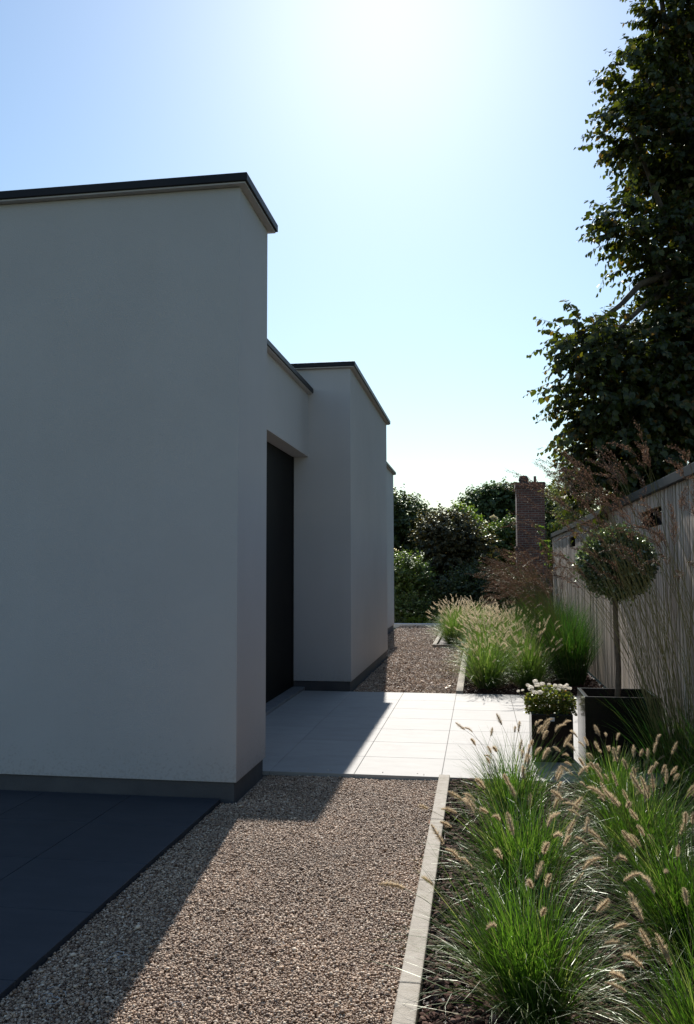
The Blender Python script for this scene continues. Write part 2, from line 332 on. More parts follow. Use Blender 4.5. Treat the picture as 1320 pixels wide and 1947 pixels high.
# ------------------------------------------------------------------ ground and paving
XE, GZ = -1.70, -0.022            # patio edge, gravel level
def sheet(name, polys, z, mat, label, cat=None):
    V, F, n = [], [], 0
    for (x0, x1, y0, y1) in polys:
        V += [(x0, y0, z), (x1, y0, z), (x1, y1, z), (x0, y1, z)]; F.append((n, n+1, n+2, n+3)); n += 4
    o = link(name, np_mesh(name, V, [np.array(F)], mat)); tag(o, label, cat, kind='structure'); return o
sheet('ground', [(-600, 600, -300, 1200)], -0.075, M['ground'], 'grassy ground around the house and garden', 'ground')
gb = sheet('gravel_path', [(XE, -0.305, -3, 5.452), (-1.605, -0.305, 5.452, 6.215), (-1.59, -0.3, 10.44, 14.8), (-2.16, -0.3, 14.8, 16.79), (-2.16, -0.93, 16.79, 23.2), (-1.66, -0.305, 6.215, 6.222)], -0.034, M['gravelbase'],
      'path of fine pinkish brown gravel beside the white house', 'path')
sheet('planting_bed', [(-0.215, 1.60, -3, 6.222), (-0.2, 1.60, 10.44, 23.4), (-0.91, -0.2, 16.86, 23.2)], -0.030, M['lavabase'],
      'planting bed covered with dark brown lava rock', 'bed')

def tiles(name, x0, y0, nx, ny, dx, dy, xmax, ymax, mat, label, t=0.03):
    parts = []
    g = 0.0019
    for i in range(nx):
        for j in range(ny):
            a, b = x0+i*dx+g, min(x0+(i+1)*dx, xmax)-g
            c, d = y0+j*dy+g, min(y0+(j+1)*dy, ymax)-g
            parts.append(box(a, b, c, d, -t, 0.0))
    V, F = merge(parts)
    o = link(name, np_mesh(name, V, F, mat))
    md = o.modifiers.new('bevel', 'BEVEL'); md.width = .0016; md.segments = 1
    tag(o, label, 'paving', kind='structure')
    return o
tiles('terrace', -2.213, 6.24, 6, 7, 0.642, 0.598, 1.562, 10.43, M['paver'], 'pale beige square paving of the sunlit terrace')
V, F = box(-2.213, 1.560, 6.243, 10.424, -.072, -.004)
tag(link('terrace_base', np_mesh('terrace_base', V, F, M['grout'])), 'mortar bed under the pale terrace tiles', 'paving', kind='structure')
tiles('patio', XE-.62*13, 5.447-.62*14, 13, 14, .62, .62, XE, 5.447, M['patio'], 'square paving of the patio, its shade darkened into the colour')
V, F = box(XE-.62*13, XE-.003, 5.447-.62*14, 5.444, -.072, -.004)
tag(link('patio_base', np_mesh('patio_base', V, F, M['plinth'])), 'mortar bed under the shade-toned patio tiles', 'paving', kind='structure')

def kerb(name, runs, z1, mat, label):
    parts = []
    for (x0, x1, y0, y1) in runs: parts.append(box(x0, x1, y0, y1, -.09, z1))
    V, F = merge(parts); o = link(name, np_mesh(name, V, F, mat))
    md = o.modifiers.new('bevel', 'BEVEL'); md.width = .006; md.segments = 2
    tag(o, label, 'kerb', kind='structure'); return o
run = []
ys = [-3.0, -1.9, -.9, .12, 1.12, 2.12, 3.12, 4.13, 5.13, 6.236]
for a, b in zip(ys[:-1], ys[1:]): run.append((-.302, -.224, a+.001, b-.001))
kerb('kerb', run, .022, M['kerb'], 'narrow concrete kerb between near gravel and near grass bed')
kerb('kerb', [(-.292, -.205, 10.44, 12.5), (-.292, -.205, 12.502, 14.6), (-.292, -.205, 14.602, 16.86), (-.925, -.294, 16.78, 16.86), (-.925, -.845, 16.862, 20), (-.925, -.845, 20.002, 23.2)], .035, M['kerb'],
     'narrow concrete kerb stepping round the far grass bed')
kerb('kerb', [(-2.9, -.2, 23.22, 23.5)], .03, M['whitekerb'], 'pale white kerb closing the far end of the gravel')

# ------------------------------------------------------------------ gravel and lava rock (loose stones)
def ico():
    p = (1+5**.5)/2
    V = np.array([(-1, p, 0), (1, p, 0), (-1, -p, 0), (1, -p, 0), (0, -1, p), (0, 1, p), (0, -1, -p), (0, 1, -p), (p, 0, -1), (p, 0, 1), (-p, 0, -1), (-p, 0, 1)], float)
    F = np.array([(0, 11, 5), (0, 5, 1), (0, 1, 7), (0, 7, 10), (0, 10, 11), (1, 5, 9), (5, 11, 4), (11, 10, 2), (10, 7, 6), (7, 1, 8), (3, 9, 4), (3, 4, 2), (3, 2, 6), (3, 6, 8), (3, 8, 9), (4, 9, 5), (2, 4, 11), (6, 2, 10), (8, 6, 7), (9, 8, 1)])
    return V/np.linalg.norm(V[0]), F
def octa():
    return np.array([(1, 0, 0), (-1, 0, 0), (0, 1, 0), (0, -1, 0), (0, 0, 1), (0, 0, -1)], float), np.array([(0, 2, 4), (2, 1, 4), (1, 3, 4), (3, 0, 4), (2, 0, 5), (1, 2, 5), (3, 1, 5), (0, 3, 5)])
def rand_rot(n):
    q = rng.normal(size=(n, 4)); q /= np.linalg.norm(q, axis=1)[:, None]
    w, x, y, z = q.T
    return np.stack([1-2*(y*y+z*z), 2*(x*y-z*w), 2*(x*z+y*w), 2*(x*y+z*w), 1-2*(x*x+z*z), 2*(y*z-x*w), 2*(x*z-y*w), 2*(y*z+x*w), 1-2*(x*x+y*y)], -1).reshape(n, 3, 3)
def stones(name, regions, dens, size, z, mat, base, jitter=.22, smooth=False):
    bV, bF = base
    P = []
    for (x0, x1, y0, y1) in regions:
        n = int((x1-x0)*(y1-y0)*dens)
        P.append(np.stack([rng.uniform(x0, x1, n), rng.uniform(y0, y1, n), np.zeros(n)], -1))
    P = np.concatenate(P); n = len(P)
    s = size*rng.lognormal(0, .28, n)
    P[:, 2] = z + rng.uniform(-.35, .55, n)*s + .0035*np.sin(P[:, 0]*7.3+1.1*np.sin(P[:, 1]*3.1))*np.sin(P[:, 1]*4.7+.6)
    sc = np.stack([rng.uniform(.8, 1.35, n), rng.uniform(.7, 1.1, n), rng.uniform(.5, .8, n)], -1)*s[:, None]*.5
    V = bV[None]*(1+rng.uniform(-jitter, jitter, (n, len(bV), 1)))*sc[:, None, :]
    a = rng.uniform(0, 6.283, n); tl = rng.normal(0, .35, (n, 2))
    Rm = rand_rot(n) if len(bV) < 8 else None
    ca, sa = np.cos(a), np.sin(a)
    Z = np.zeros(n); O = np.ones(n)
    Rz = np.stack([ca, -sa, Z, sa, ca, Z, Z, Z, O], -1).reshape(n, 3, 3)
    cx, sx = np.cos(tl[:, 0]), np.sin(tl[:, 0])
    Rx = np.stack([O, Z, Z, Z, cx, -sx, Z, sx, cx], -1).reshape(n, 3, 3)
    V = np.einsum('nij,nkj->nki', Rz@Rx, V) + P[:, None, :]
    F = (bF[None]+np.arange(n)[:, None, None]*len(bV)).reshape(-1, 3)
    return link(name, np_mesh(name, V.reshape(-1, 3), [F], mat, smooth))
I, O8 = ico(), octa()
g1 = stones('gravel', [(XE+.004, -.308, 2.3, 5.44), (-1.58, -.308, 5.44, 6.228)], 27000, .0086, GZ-.006, M['gravel'], I, .2, True)
tag(g1, 'loose pinkish brown gravel beside the near kerb', 'gravel', kind='stuff')
g2 = stones('gravel', [(-1.58, -.3, 10.44, 14.8), (-2.14, -.3, 14.8, 16.77), (-2.14, -.93, 16.77, 23.2)], 4200, .019, GZ-.004, M['gravel'], O8, .2)
tag(g2, 'loose brown gravel beyond the terrace', 'gravel', kind='stuff')
l1 = stones('lava_rock', [(-.215, 1.55, 2.2, 6.23)], 4600, .021, -.018, M['lava'], I, .3)
tag(l1, 'loose dark brown lava rock in the near bed', 'lava rock', kind='stuff')
l2 = stones('lava_rock', [(-.2, 1.55, 10.44, 17)], 1700, .026, -.018, M['lava'], O8, .3)
tag(l2, 'loose dark brown lava rock in the far bed', 'lava rock', kind='stuff')
g3 = stones('gravel', [(-1.5, -.32, 6.245, 6.33), (-.30, -.226, 2.6, 6.2)], 95, .0094, .002, M['gravel'], I, .2, True)
tag(g3, 'stray gravel stones lying on the near edge of terrace and kerb', 'gravel', kind='stuff')
# white honeycomb of the gravel grid, showing here and there
def hexes():
    parts = []
    for (cx, cy, cells) in [(gnd(335, 1912, GZ)[0], gnd(335, 1912, GZ)[1], 1), (gnd(45, 1905, GZ)[0]+.06, gnd(45, 1905, GZ)[1], 5), (gnd(215, 1825, GZ)[0], gnd(215, 1825, GZ)[1], 3), (gnd(415, 1645, GZ)[0], gnd(415, 1645, GZ)[1], 2), (gnd(530, 1795, GZ)[0], gnd(530, 1795, GZ)[1], 1)]:
        r = .026
        for c in range(cells):
            ox, oy = cx+(c % 2)*r*1.5, cy+(c//2)*r*1.75+(c % 2)*r*.87
            for k in range(6 if cells > 2 else 3):
                a0, a1 = k*np.pi/3, (k+1)*np.pi/3
                if rng.random() < .25: continue
                parts.append(tube([(ox+r*np.cos(a0), oy+r*np.sin(a0), GZ+.001), (ox+r*np.cos(a1), oy+r*np.sin(a1), GZ+.0015)], .0011, 4))
    V, F = merge(parts); return V, F
V, F = hexes()
tag(link('gravel_grid', np_mesh('gravel_grid', V, F, M['gridwhite'])), 'white honeycomb gravel grid showing through near gravel', 'gravel grid', kind='structure')

# ------------------------------------------------------------------ house
house = empty('white_house', (-4, 10, 0))
tag(house, 'white rendered flat-roofed house with dark copings and grey plinth', 'house')
def hp(name, b, mat, w=.003, lab=None, parent=None):
    o = bevbox(name, b, mat, None, w)
    p = parent or house
    o.parent = p
    o.matrix_parent_inverse = Matrix.Translation(house.location).inverted() if p is house else p.matrix_parent_inverse.copy() if False else Matrix.Identity(4)
    if lab: o['label'] = lab
    return o
def coping(x0, x1, y0, y1, z0, z1, lab, cut=None):
    """dark cap over a wall top"""
    o = hp('coping', (x0, x1, y0, y1, z0, z1), M['coping'], .004, lab)
    return o
# near block
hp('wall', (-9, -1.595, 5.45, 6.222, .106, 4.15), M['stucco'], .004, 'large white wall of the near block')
hp('plinth', (-9, -1.612, 5.467, 6.205, -.075, .104), M['plinth'], .003)
coping(-9.06, -1.528, 5.385, 6.29, 4.165, 4.222, 'dark coping of the near block')
hp('soffit', (-9.05, -1.545, 5.400, 6.275, 4.152, 4.163), M['stucco'], 0)
# recessed entrance
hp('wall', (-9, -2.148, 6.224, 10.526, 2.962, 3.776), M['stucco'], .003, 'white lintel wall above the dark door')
coping(-9.06, -2.08, 6.225, 10.525, 3.790, 3.848, 'dark coping above the entrance')
hp('soffit', (-9.04, -2.095, 6.226, 10.524, 3.778, 3.788), M['stucco'], 0)
hp('door', [(-2.44, -2.343, 6.224, 8.36, .035, 2.96), (-2.44, -2.343, 8.364, 10.526, .035, 2.96)], M['door'], .003)
hp('door_frame', [(-2.46, -2.336, 10.46, 10.527, .036, 2.961)], M['door'], .002)
hp('door_sill', (-2.46, -2.19, 6.223, 10.527, -.075, .034), M['sill'], .004)
# middle block
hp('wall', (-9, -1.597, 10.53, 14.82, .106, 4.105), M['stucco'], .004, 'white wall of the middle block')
hp('plinth', (-9, -1.614, 10.547, 14.803, -.075, .104), M['plinth'], .003)
coping(-9.06, -1.53, 10.465, 14.885, 4.120, 4.177, 'dark coping of the middle block')
hp('soffit', (-9.05, -1.547, 10.48, 14.87, 4.107, 4.118), M['stucco'], 0)
# far block
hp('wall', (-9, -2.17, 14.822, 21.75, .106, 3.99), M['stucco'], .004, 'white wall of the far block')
hp('plinth', (-9, -2.187, 14.823, 21.733, -.075, .104), M['plinth'], .003)
coping(-9.06, -2.10, 14.887, 21.815, 4.005, 4.062, 'dark coping of the far block')
hp('soffit', (-9.05, -2.117, 14.889, 21.8, 3.992, 4.003), M['stucco'], 0)

# ------------------------------------------------------------------ wooden fence
fence = empty('wooden_fence', (1.6, 11, 0))
tag(fence, 'tall weathered fence of vertical wooden slats with dark coping', 'fence')
def fp(name, o):
    o.parent = fence; o.matrix_parent_inverse = Matrix.Translation(fence.location).inverted(); return o
FY0, FY1, FTOP = -1.5, 18.5, 2.19
holes = [(7.68, 8.52, 1.89, 2.06), (10.95, 11.85, 1.89, 2.06), (14.25, 15.1, 1.89, 2.06), (4.4, 5.25, 1.89, 2.06)]
parts = []; y = FY0
while y < FY1:
    w = .046 + rng.uniform(-.006, .012); x = 1.58+rng.uniform(-.004, .004)
    hz = [h for h in holes if y+w > h[0] and y < h[1]]
    if hz:
        parts.append(box(x, x+.022, y, y+w, .015, hz[0][2])); parts.append(box(x, x+.022, y, y+w, hz[0][3], FTOP))
    else: parts.append(box(x, x+.022, y, y+w, .015, FTOP))
    y += w+.020
V, F = merge(parts); fp('slats', link('slats', np_mesh('slats', V, F, M['slat'])))
bb = [(1.606, 1.63, FY0, FY1, .01, 1.885), (1.606, 1.63, FY0, FY1, 2.065, FTOP)]
yy = FY0
for h in sorted(holes):
    bb.append((1.607, 1.629, yy, h[0], 1.887, 2.063)); yy = h[1]
bb.append((1.607, 1.629, yy, FY1, 1.887, 2.063))
fp('backing', bevbox('backing', bb, M['bark'], None, 0))
fp('coping', bevbox('coping', (1.545, 1.70, FY0-.02, FY1+.03, FTOP+.003, FTOP+.085), M['coping'], None, .004))
for h in holes:
    a, b, c, d = h
    fr = [(1.574, 1.64, (a+b)/2-.015, (a+b)/2+.015, c, d)]
    o = fp('vent_mullion', bevbox('vent_mullion', fr, M['door'], None, 0))
    # recess box seen through the opening
    bx = (1.70, 1.71, a-.05, b+.7, c-.12, d+.10)
    o2 = bevbox('vent_back', bx, M['door'], None, 0); o2.parent = o

# ------------------------------------------------------------------ leaves
LEAF = np.array([(0, 0, 0), (-.38, .15, .05), (-.44, .52, .07), (0, 1, -.06), (.44, .52, .07), (.38, .15, .05)], float)
LF = np.array([(0, 3, 2, 1), (0, 5, 4, 3)])
NARROW = LEAF*np.array([.55, 1, 1])
def leaves(P, D, U, S, shape=LEAF):
    """P base points, D pointing directions, U approx normals, S sizes"""
    D = unit(D); X = unit(np.cross(D, U)); Z = np.cross(X, D)
    L = shape[None]*S[:, None, None]
    V = P[:, None, :] + L[..., 0:1]*X[:, None, :] + L[..., 1:2]*D[:, None, :] + L[..., 2:3]*Z[:, None, :]
    F = (LF[None] + np.arange(len(P))[:, None, None]*6).reshape(-1, 4)
    return V.reshape(-1, 3), [F]
def sph(n):
    return unit(rng.normal(size=(n, 3)))

def shoots(blobs, n, axis, L=(.35, .7), K=12, leaf=.075, droop=.25, up=.15, hang=1.0, shape=LEAF, fill=(.35, 1.0)):
    """leafy shoots growing outwards from blob-shaped limbs; blobs rows: x,y,z,r"""
    B = np.asarray(blobs, float); w = B[:, 3]**2.2; w /= w.sum()
    bi = rng.choice(len(B), n, p=w); b = B[bi]
    d = sph(n); d[:, 2] *= .9
    q = rng.uniform(fill[0]**3, fill[1]**3, n)**(1/3)
    P = b[:, :3] + d*(b[:, 3:4]*q[:, None])
    out = P-axis; out[:, 2] *= .35; out = unit(out)
    D = unit(d*.55 + out*.6 + rng.normal(0, .35, (n, 3)) + np.array([0, 0, up]))
    ln = rng.uniform(L[0], L[1], n)
    t = (np.arange(K)+.3)/K
    C = P[:, None, :] + D[:, None, :]*(ln[:, None]*t)[..., None]
    C[..., 2] -= droop*ln[:, None]*t**2
    side = unit(np.cross(D, np.array([0, 0, 1.0])))
    sg = np.where(np.arange(K) % 2 == 0, 1., -1.)
    LP = C + side[:, None, :]*sg[None, :, None]*leaf*.12
    LD = side[:, None, :]*sg[None, :, None]*.55 + D[:, None, :]*.35 + np.array([0, 0, -.75*hang]) + rng.normal(0, .3, (n, K, 3))
    LU = np.array([0, 0, 1.0]) + D[:, None, :]*.6 + rng.normal(0, .45, (n, K, 3))
    S = leaf*rng.uniform(.7, 1.2, (n, K))*(1-.35*(t[None, :] > .85))
    VL = leaves(LP.reshape(-1, 3), LD.reshape(-1, 3), LU.reshape(-1, 3), S.ravel(), shape)
    # twigs
    m = 4; tt = np.linspace(0, .97, m)
    W = P[:, None, :] + D[:, None, :]*(ln[:, None]*tt)[..., None]; W[..., 2] -= droop*ln[:, None]*tt**2
    wd = .0035*(1-.6*tt)
    o1 = side[:, None, :]*wd[None, :, None]; o2 = np.array([0, 0, 1.0])*wd[None, :, None]
    Vt = np.stack([W+o1-o2*.6, W-o1-o2*.6, W+o2], 2).reshape(-1, 3)
    i = (np.arange(n)*m*3)[:, None, None]; s = (np.arange(m-1)*3)[None, :, None]; k = np.arange(3)[None, None, :]; k2 = (k+1) % 3
    Ft = np.stack([i+s+k, i+s+k2, i+s+3+k2, i+s+3+k], -1).reshape(-1, 4)
    return VL, (Vt, [Ft])

def limb(p0, p1, r0, r1, wob=.08, n=7, sag=0.0):
    p0, p1 = np.asarray(p0, float), np.asarray(p1, float)
    t = np.linspace(0, 1, n)[:, None]
    L = np.linalg.norm(p1-p0)
    pts = p0+(p1-p0)*t + rng.normal(0, wob*L*.12, (n, 3))*np.sin(np.pi*t) + np.array([0, 0, 1])*sag*L*np.sin(np.pi*t)
    return tube(pts, np.linspace(r0, r1, n), 7)

def tree(name, base, blobs, nshoot, mat, label, cat='tree', group=None, leaf=.09, L=(.4, .8), K=10, trunk_r=.12, droop=.25, up=.15, hang=1.0, shape=LEAF, bark='bark', split=.45, fill=(.35, 1.0)):
    base = np.asarray(base, float); B = np.asarray(blobs, float)
    root = empty(name, base); tag(root, label, cat, group)
    cen = B[:, :3].mean(0); top = B[:, 2].max()
    fork = np.array([base[0]+.1*(cen[0]-base[0]), base[1]+.1*(cen[1]-base[1]), base[2]+(cen[2]-base[2])*split])
    VL, VT = shoots(B-np.array([*base, 0]), nshoot, np.array([0, 0, cen[2]-base[2]]), L, K, leaf, droop, up, hang, shape, fill)
    ps = [limb((0, 0, -.05), fork-base, trunk_r, trunk_r*.75, .05)]
    ps.append(limb(fork-base, np.array([cen[0], cen[1], top-.3*B[:, 3].mean()])-base, trunk_r*.75, trunk_r*.15, .12))
    for b in B:
        s = fork + (np.array([cen[0], cen[1], top])-fork)*rng.uniform(0, .5)
        ps.append(limb(s-base, b[:3]-base, trunk_r*.35, trunk_r*.08, .15, sag=.06))
    V, F = merge(ps); link('trunk', np_mesh('trunk', V, F, M[bark], True), root)
    if nshoot > 150:
        V, F = VT; link('twigs', np_mesh('twigs', V, F, M[bark]), root)
    V, F = VL; link('crown', np_mesh('crown', V, F, M[mat]), root)
    return root
def bl(lst):
    """(px, py, Y, r_px) -> x,y,z,r"""
    o = []
    for px, py, Y, r in lst:
        p = onY(px, py, Y); o.append((*p, r*Y/FPX))
    return o

# big tree behind the fence, its left side reaching into the picture
big = bl([(1324, -60, 11.2, 90), (1289, 45, 11.3, 62), (1229, 150, 11.2, 62), (1309, 150, 11.8, 90), (1199, 250, 11.0, 52), (1279, 285, 11.4, 85),
          (1274, 385, 11.6, 50), (1199, 430, 10.9, 50), (1289, 470, 11.3, 75), (1234, 500, 11.1, 36), (1324, 580, 11.4, 90), (1274, 640, 11.2, 55),
          (1099, 640, 10.4, 42), (1144, 665, 10.6, 62), (1209, 680, 10.9, 72), (1114, 740, 10.5, 48), (1169, 770, 10.8, 85), (1259, 760, 11.2, 95), (1134, 840, 10.7, 52),
          (1204, 860, 11.0, 85), (1304, 860, 11.6, 90), (1164, 920, 10.9, 60), (1264, 930, 11.2, 60), (1424, 100, 12.2, 130), (1424, 350, 12.2, 140), (1444, 620, 12.2, 150), (1404, 830, 12.2, 130), (1354, 330, 11.8, 90), (1364, 480, 11.6, 90), (1344, 720, 11.6, 90)])
tree('linden_tree', (3.7, 11.8, -.07), big, 6000, 'leafbig', 'tall dark broadleaf tree overhanging the wooden fence at right', leaf=.088, L=(.25, .55), K=12, trunk_r=.2, droop=.3, up=.1, split=.4, fill=(.3, 1.0))

# light leaved tree between the big tree and the chimney
pale = bl([(1100, 880, 19.5, 34), (1085, 935, 19.5, 30), (1105, 950, 19.8, 40), (1085, 990, 19.3, 18), (1120, 1000, 19.6, 36), (1135, 900, 20, 40), (1068, 905, 19.5, 8), (1070, 870, 19.6, 7), (1066, 950, 19.5, 8)])
tree('pale_tree', (2.6, 20, -.07), pale, 950, 'leafpale', 'light tree with small yellowish leaves between chimney and dark tree', leaf=.07, L=(.2, .42), K=9, trunk_r=.07, droop=.2, up=.25, shape=NARROW, hang=.4)

# trees and shrubs closing the view
bt = [
 ('dark_tree', (-1.9, 30.5), [(775, 985, 30, 40), (752, 965, 30, 30), (800, 1010, 30.5, 42), (760, 1045, 30, 50), (815, 1055, 30, 45), (735, 1010, 30, 45), (790, 1100, 30, 55), (745, 1100, 30, 50)], 2300, 'leafdark', 'dark bushy tree directly beside the far corner of the house', .11),
 ('olive_tree', (-.9, 27.5), [(860, 1020, 27, 42), (835, 1010, 27.3, 34), (890, 1040, 27, 34), (850, 1070, 27, 48), (880, 1090, 27, 42), (835, 1110, 27, 40)], 1900, 'leafolive', 'dark olive brown tree in the middle of the background', .10),
 ('lime_shrub', (-.55, 33), [(882, 985, 33, 15), (872, 995, 33, 12), (890, 1005, 33, 17), (880, 1030, 33, 20)], 420, 'leaflime', 'bright lime green treetop behind the olive brown tree', .12),
 ('distant_tree', (.0, 46), [(905, 955, 46, 22), (935, 950, 46, 28), (965, 945, 46, 26), (890, 975, 46, 20), (930, 985, 46, 36), (970, 985, 46, 34), (985, 960, 46, 24)], 1500, 'leafhaze', 'hazy green distant tree on the left of the chimney', .17),
 ('green_shrub', (.75, 31), [(945, 1030, 31, 24), (965, 1020, 31, 22), (925, 1045, 31, 24), (960, 1055, 31, 30), (975, 1010, 31, 16), (925, 1085, 31, 30), (965, 1095, 31, 30)], 1300, 'leafmid', 'mid green shrub with cream flowers left of the chimney', .10),
 ('background_tree', (2.2, 34), [(1050, 960, 34, 30), (1070, 1000, 34, 34), (1045, 1015, 34, 30), (1050, 1050, 34, 34)], 900, 'leafdark', 'dark small tree right behind the chimney', .12),
]
for nm, (bx, by), bl_, ns, mt, lb, lf in bt:
    tree(nm, (bx, by, -.07), bl(bl_), ns, mt, lb, cat='tree' if 'tree' in nm else 'shrub', leaf=lf, L=(.3, .75), K=10, trunk_r=.11, droop=.2, up=.3, hang=.7, split=.3)
# low shrubs along the far end of the gravel
low = [
 ((-1.95, 25.2), [(770, 1085, 25, 26), (785, 1100, 25, 30), (765, 1120, 25, 24), (795, 1130, 25, 28)], 700, 'leafmid', 'upright mid green shrub against the far house corner', .07),
 ((-1.1, 24.9), [(845, 1140, 24.8, 26), (865, 1125, 24.9, 28), (880, 1150, 24.8, 26), (830, 1155, 24.8, 22)], 800, 'leafdark', 'low dark shrub behind the left end of far plumes', .06),
 ((-1.75, 24.4), [(770, 1165, 24.3, 22), (795, 1160, 24.3, 22), (815, 1165, 24.3, 20), (752, 1160, 24.3, 20)], 700, 'leafmid', 'low glossy shrub growing just behind pale far kerb', .05),
 ((.1, 25.5), [(905, 1110, 25.3, 34), (935, 1125, 25.3, 34), (965, 1130, 25.3, 34), (995, 1125, 25.3, 34), (920, 1150, 25, 30), (970, 1160, 25, 30)], 1300, 'leafdark', 'dark spreading shrub behind the far plume grasses', .06),
]
for (bx, by), bl_, ns, mt, lb, lf in low:
    tree('low_shrub', (bx, by, -.07), bl(bl_), ns, mt, lb, cat='shrub', group='low shrubs at the far end of the garden', leaf=lf, L=(.2, .6), K=11, trunk_r=.035, droop=.1, up=.4, hang=.4, split=.25)
lm = bl([(787, 1183, 23.8, 6), (797, 1182, 23.8, 5), (808, 1183, 23.8, 6), (780, 1184, 23.8, 4)])
tree('lime_plant', (-1.6, 23.8, -.07), lm, 120, 'leaflime', 'small lime green plant at the pale far kerb', cat='plant', leaf=.06, L=(.08, .18), K=7, trunk_r=.012, droop=.1, up=.5, hang=.2)
# cream flower heads of the green shrub
gs = [o for o in COL.objects if o.name == 'green_shrub'][0]
for (px, py) in [(938, 983), (942, 986), (966, 993), (975, 990), (982, 994)]:
    p = onY(px, py, 30.7); n = 60
    V, F = leaves(sph(n)*.09*np.array([1, 1, .7]), sph(n), sph(n), np.full(n, .06))
    o = link('flower_head', np_mesh('flower_head', V, F, M['leafcream']), gs, Vector(p)-gs.location)
# climbing vine on the far end of the fence
vb = bl([(1026, 1000, 18.6, 4), (1031, 1015, 18.6, 4), (1036, 1030, 18.7, 5), (1042, 1045, 18.7, 6), (1052, 1000, 18.7, 6), (1048, 1060, 18.7, 6)])
tree('climbing_vine', (1.5, 18.62, -.03), vb, 60, 'leafmid', 'light green climber at the far end of the fence', cat='climber', leaf=.075, L=(.08, .16), K=6, trunk_r=.014, droop=.3, up=.2)

# ------------------------------------------------------------------ chimney
ch = empty('brick_chimney', (1.72, 28.45, -.07)); tag(ch, 'tall red brick chimney with round pot and thin flue pipe', 'chimney')
def cp(name, V, F, m, smooth=False):
    return link(name, np_mesh(name, V, F, m, smooth), ch)
cp('stack', *box(-.45, .45, -.45, .45, 2.35, 4.28), M['brick'])
cp('base', *box(-.475, .475, -.475, .475, 0, 2.30), M['brick'])
cp('brick_band', *box(-.50, .50, -.50, .50, 2.30, 2.35), M['brick'])
cp('brick_band', *box(-.49, .49, -.49, .49, 4.28, 4.42), M['brick'])
cp('cap_slab', *box(-.47, .47, -.47, .47, 4.42, 4.45), M['pot'])
V, F = lathe([(.001, 4.45), (.15, 4.45), (.145, 4.50), (.17, 4.55), (.165, 4.6), (.155, 4.63), (.12, 4.70), (.10, 4.71), (.001, 4.71)], 8); V[:, 0] -= .19
cp('chimney_pot', V, F, M['pot'])
V, F = lathe([(.001, 4.45), (.045, 4.45), (.045, 4.69), (.03, 4.69), (.001, 4.66)], 12); V[:, 0] += .18
cp('flue_pipe', V, F, M['flue'], True)
sV = np.array([(.475, -.3, .0), (1.0, -.3, .0), (.475, -.3, 2.25), (.475, .3, .0), (1.0, .3, .0), (.475, .3, 2.25)], float)
cp('shoulder', sV, [np.array([(0, 1, 2), (3, 5, 4)]), np.array([(0, 3, 4, 1), (1, 4, 5, 2), (0, 2, 5, 3)])], M['brick'])
t = np.linspace(0, 1, 14)[:, None]; a = np.array([2.2, 28.3, 4.27]); b = np.array([9.5, 29.5, 4.4])
V, F = tube(a+(b-a)*t-np.array([0, 0, .25])*np.sin(np.pi*t), .012, 5)
tag(link('overhead_cable', np_mesh('overhead_cable', V, F, M['cable'])), 'thin black cable running right from the brick chimney', 'cable')

# ------------------------------------------------------------------ planters
def planter(loc, w, d, hgt, label, depth, rim=.035):
    r = empty('planter', loc); tag(r, label, 'planter')
    x, y = w/2, d/2
    bx = [(-x, x, -y, -y+rim, 0, hgt), (-x, x, y-rim, y, 0, hgt), (-x, -x+rim, -y+rim, y-rim, 0, hgt), (x-rim, x, -y+rim, y-rim, 0, hgt), (-x+rim, x-rim, -y+rim, y-rim, 0, .02)]
    # one continuous shell
    V = np.array([(-x, -y, 0), (x, -y, 0), (x, y, 0), (-x, y, 0), (-x, -y, hgt), (x, -y, hgt), (x, y, hgt), (-x, y, hgt),
                  (-x+rim, -y+rim, hgt), (x-rim, -y+rim, hgt), (x-rim, y-rim, hgt), (-x+rim, y-rim, hgt),
                  (-x+rim, -y+rim, .02), (x-rim, -y+rim, .02), (x-rim, y-rim, .02), (-x+rim, y-rim, .02)], float)
    F = [(0, 3, 2, 1), (0, 1, 5, 4), (1, 2, 6, 5), (2, 3, 7, 6), (3, 0, 4, 7), (4, 5, 9, 8), (5, 6, 10, 9), (6, 7, 11, 10), (7, 4, 8, 11), (8, 9, 13, 12), (9, 10, 14, 13), (10, 11, 15, 14), (11, 8, 12, 15), (12, 13, 14, 15)]
    o = link('body', np_mesh('body', V, [np.array(F)], M['planter']), r)
    md = o.modifiers.new('bevel', 'BEVEL'); md.width = .004; md.segments = 2
    k = 14; gx, gy = np.meshgrid(np.linspace(-x+rim+.001, x-rim-.001, k), np.linspace(-y+rim+.001, y-rim-.001, k))
    sv = np.stack([gx.ravel(), gy.ravel(), hgt-depth+rng.uniform(-.008, .012, k*k)], -1)
    i, j = np.meshgrid(np.arange(k-1), np.arange(k-1)); q = (j*k+i).ravel()
    link('soil', np_mesh('soil', sv, [np.stack([q, q+1, q+k+1, q+k], -1)], M['soil'], True), r)
    return r
PX, PY, PH = 1.052, 6.83, .548
planter((PX, PY, .001), .552, .5, PH, 'large square black planter holding the ball shaped tree', .07, .03)
SX, SY, SH = .555, 7.0, .37
sp = planter((SX, SY, .001), .318, .34, SH, 'small square dark planter holding the white roses', .05, .014)
V, F = merge([box(-.018, .018, -.1735, -.1705, .317, .347)])
pl = link('label_plate', np_mesh('label_plate', V, F, M['plate']), sp)

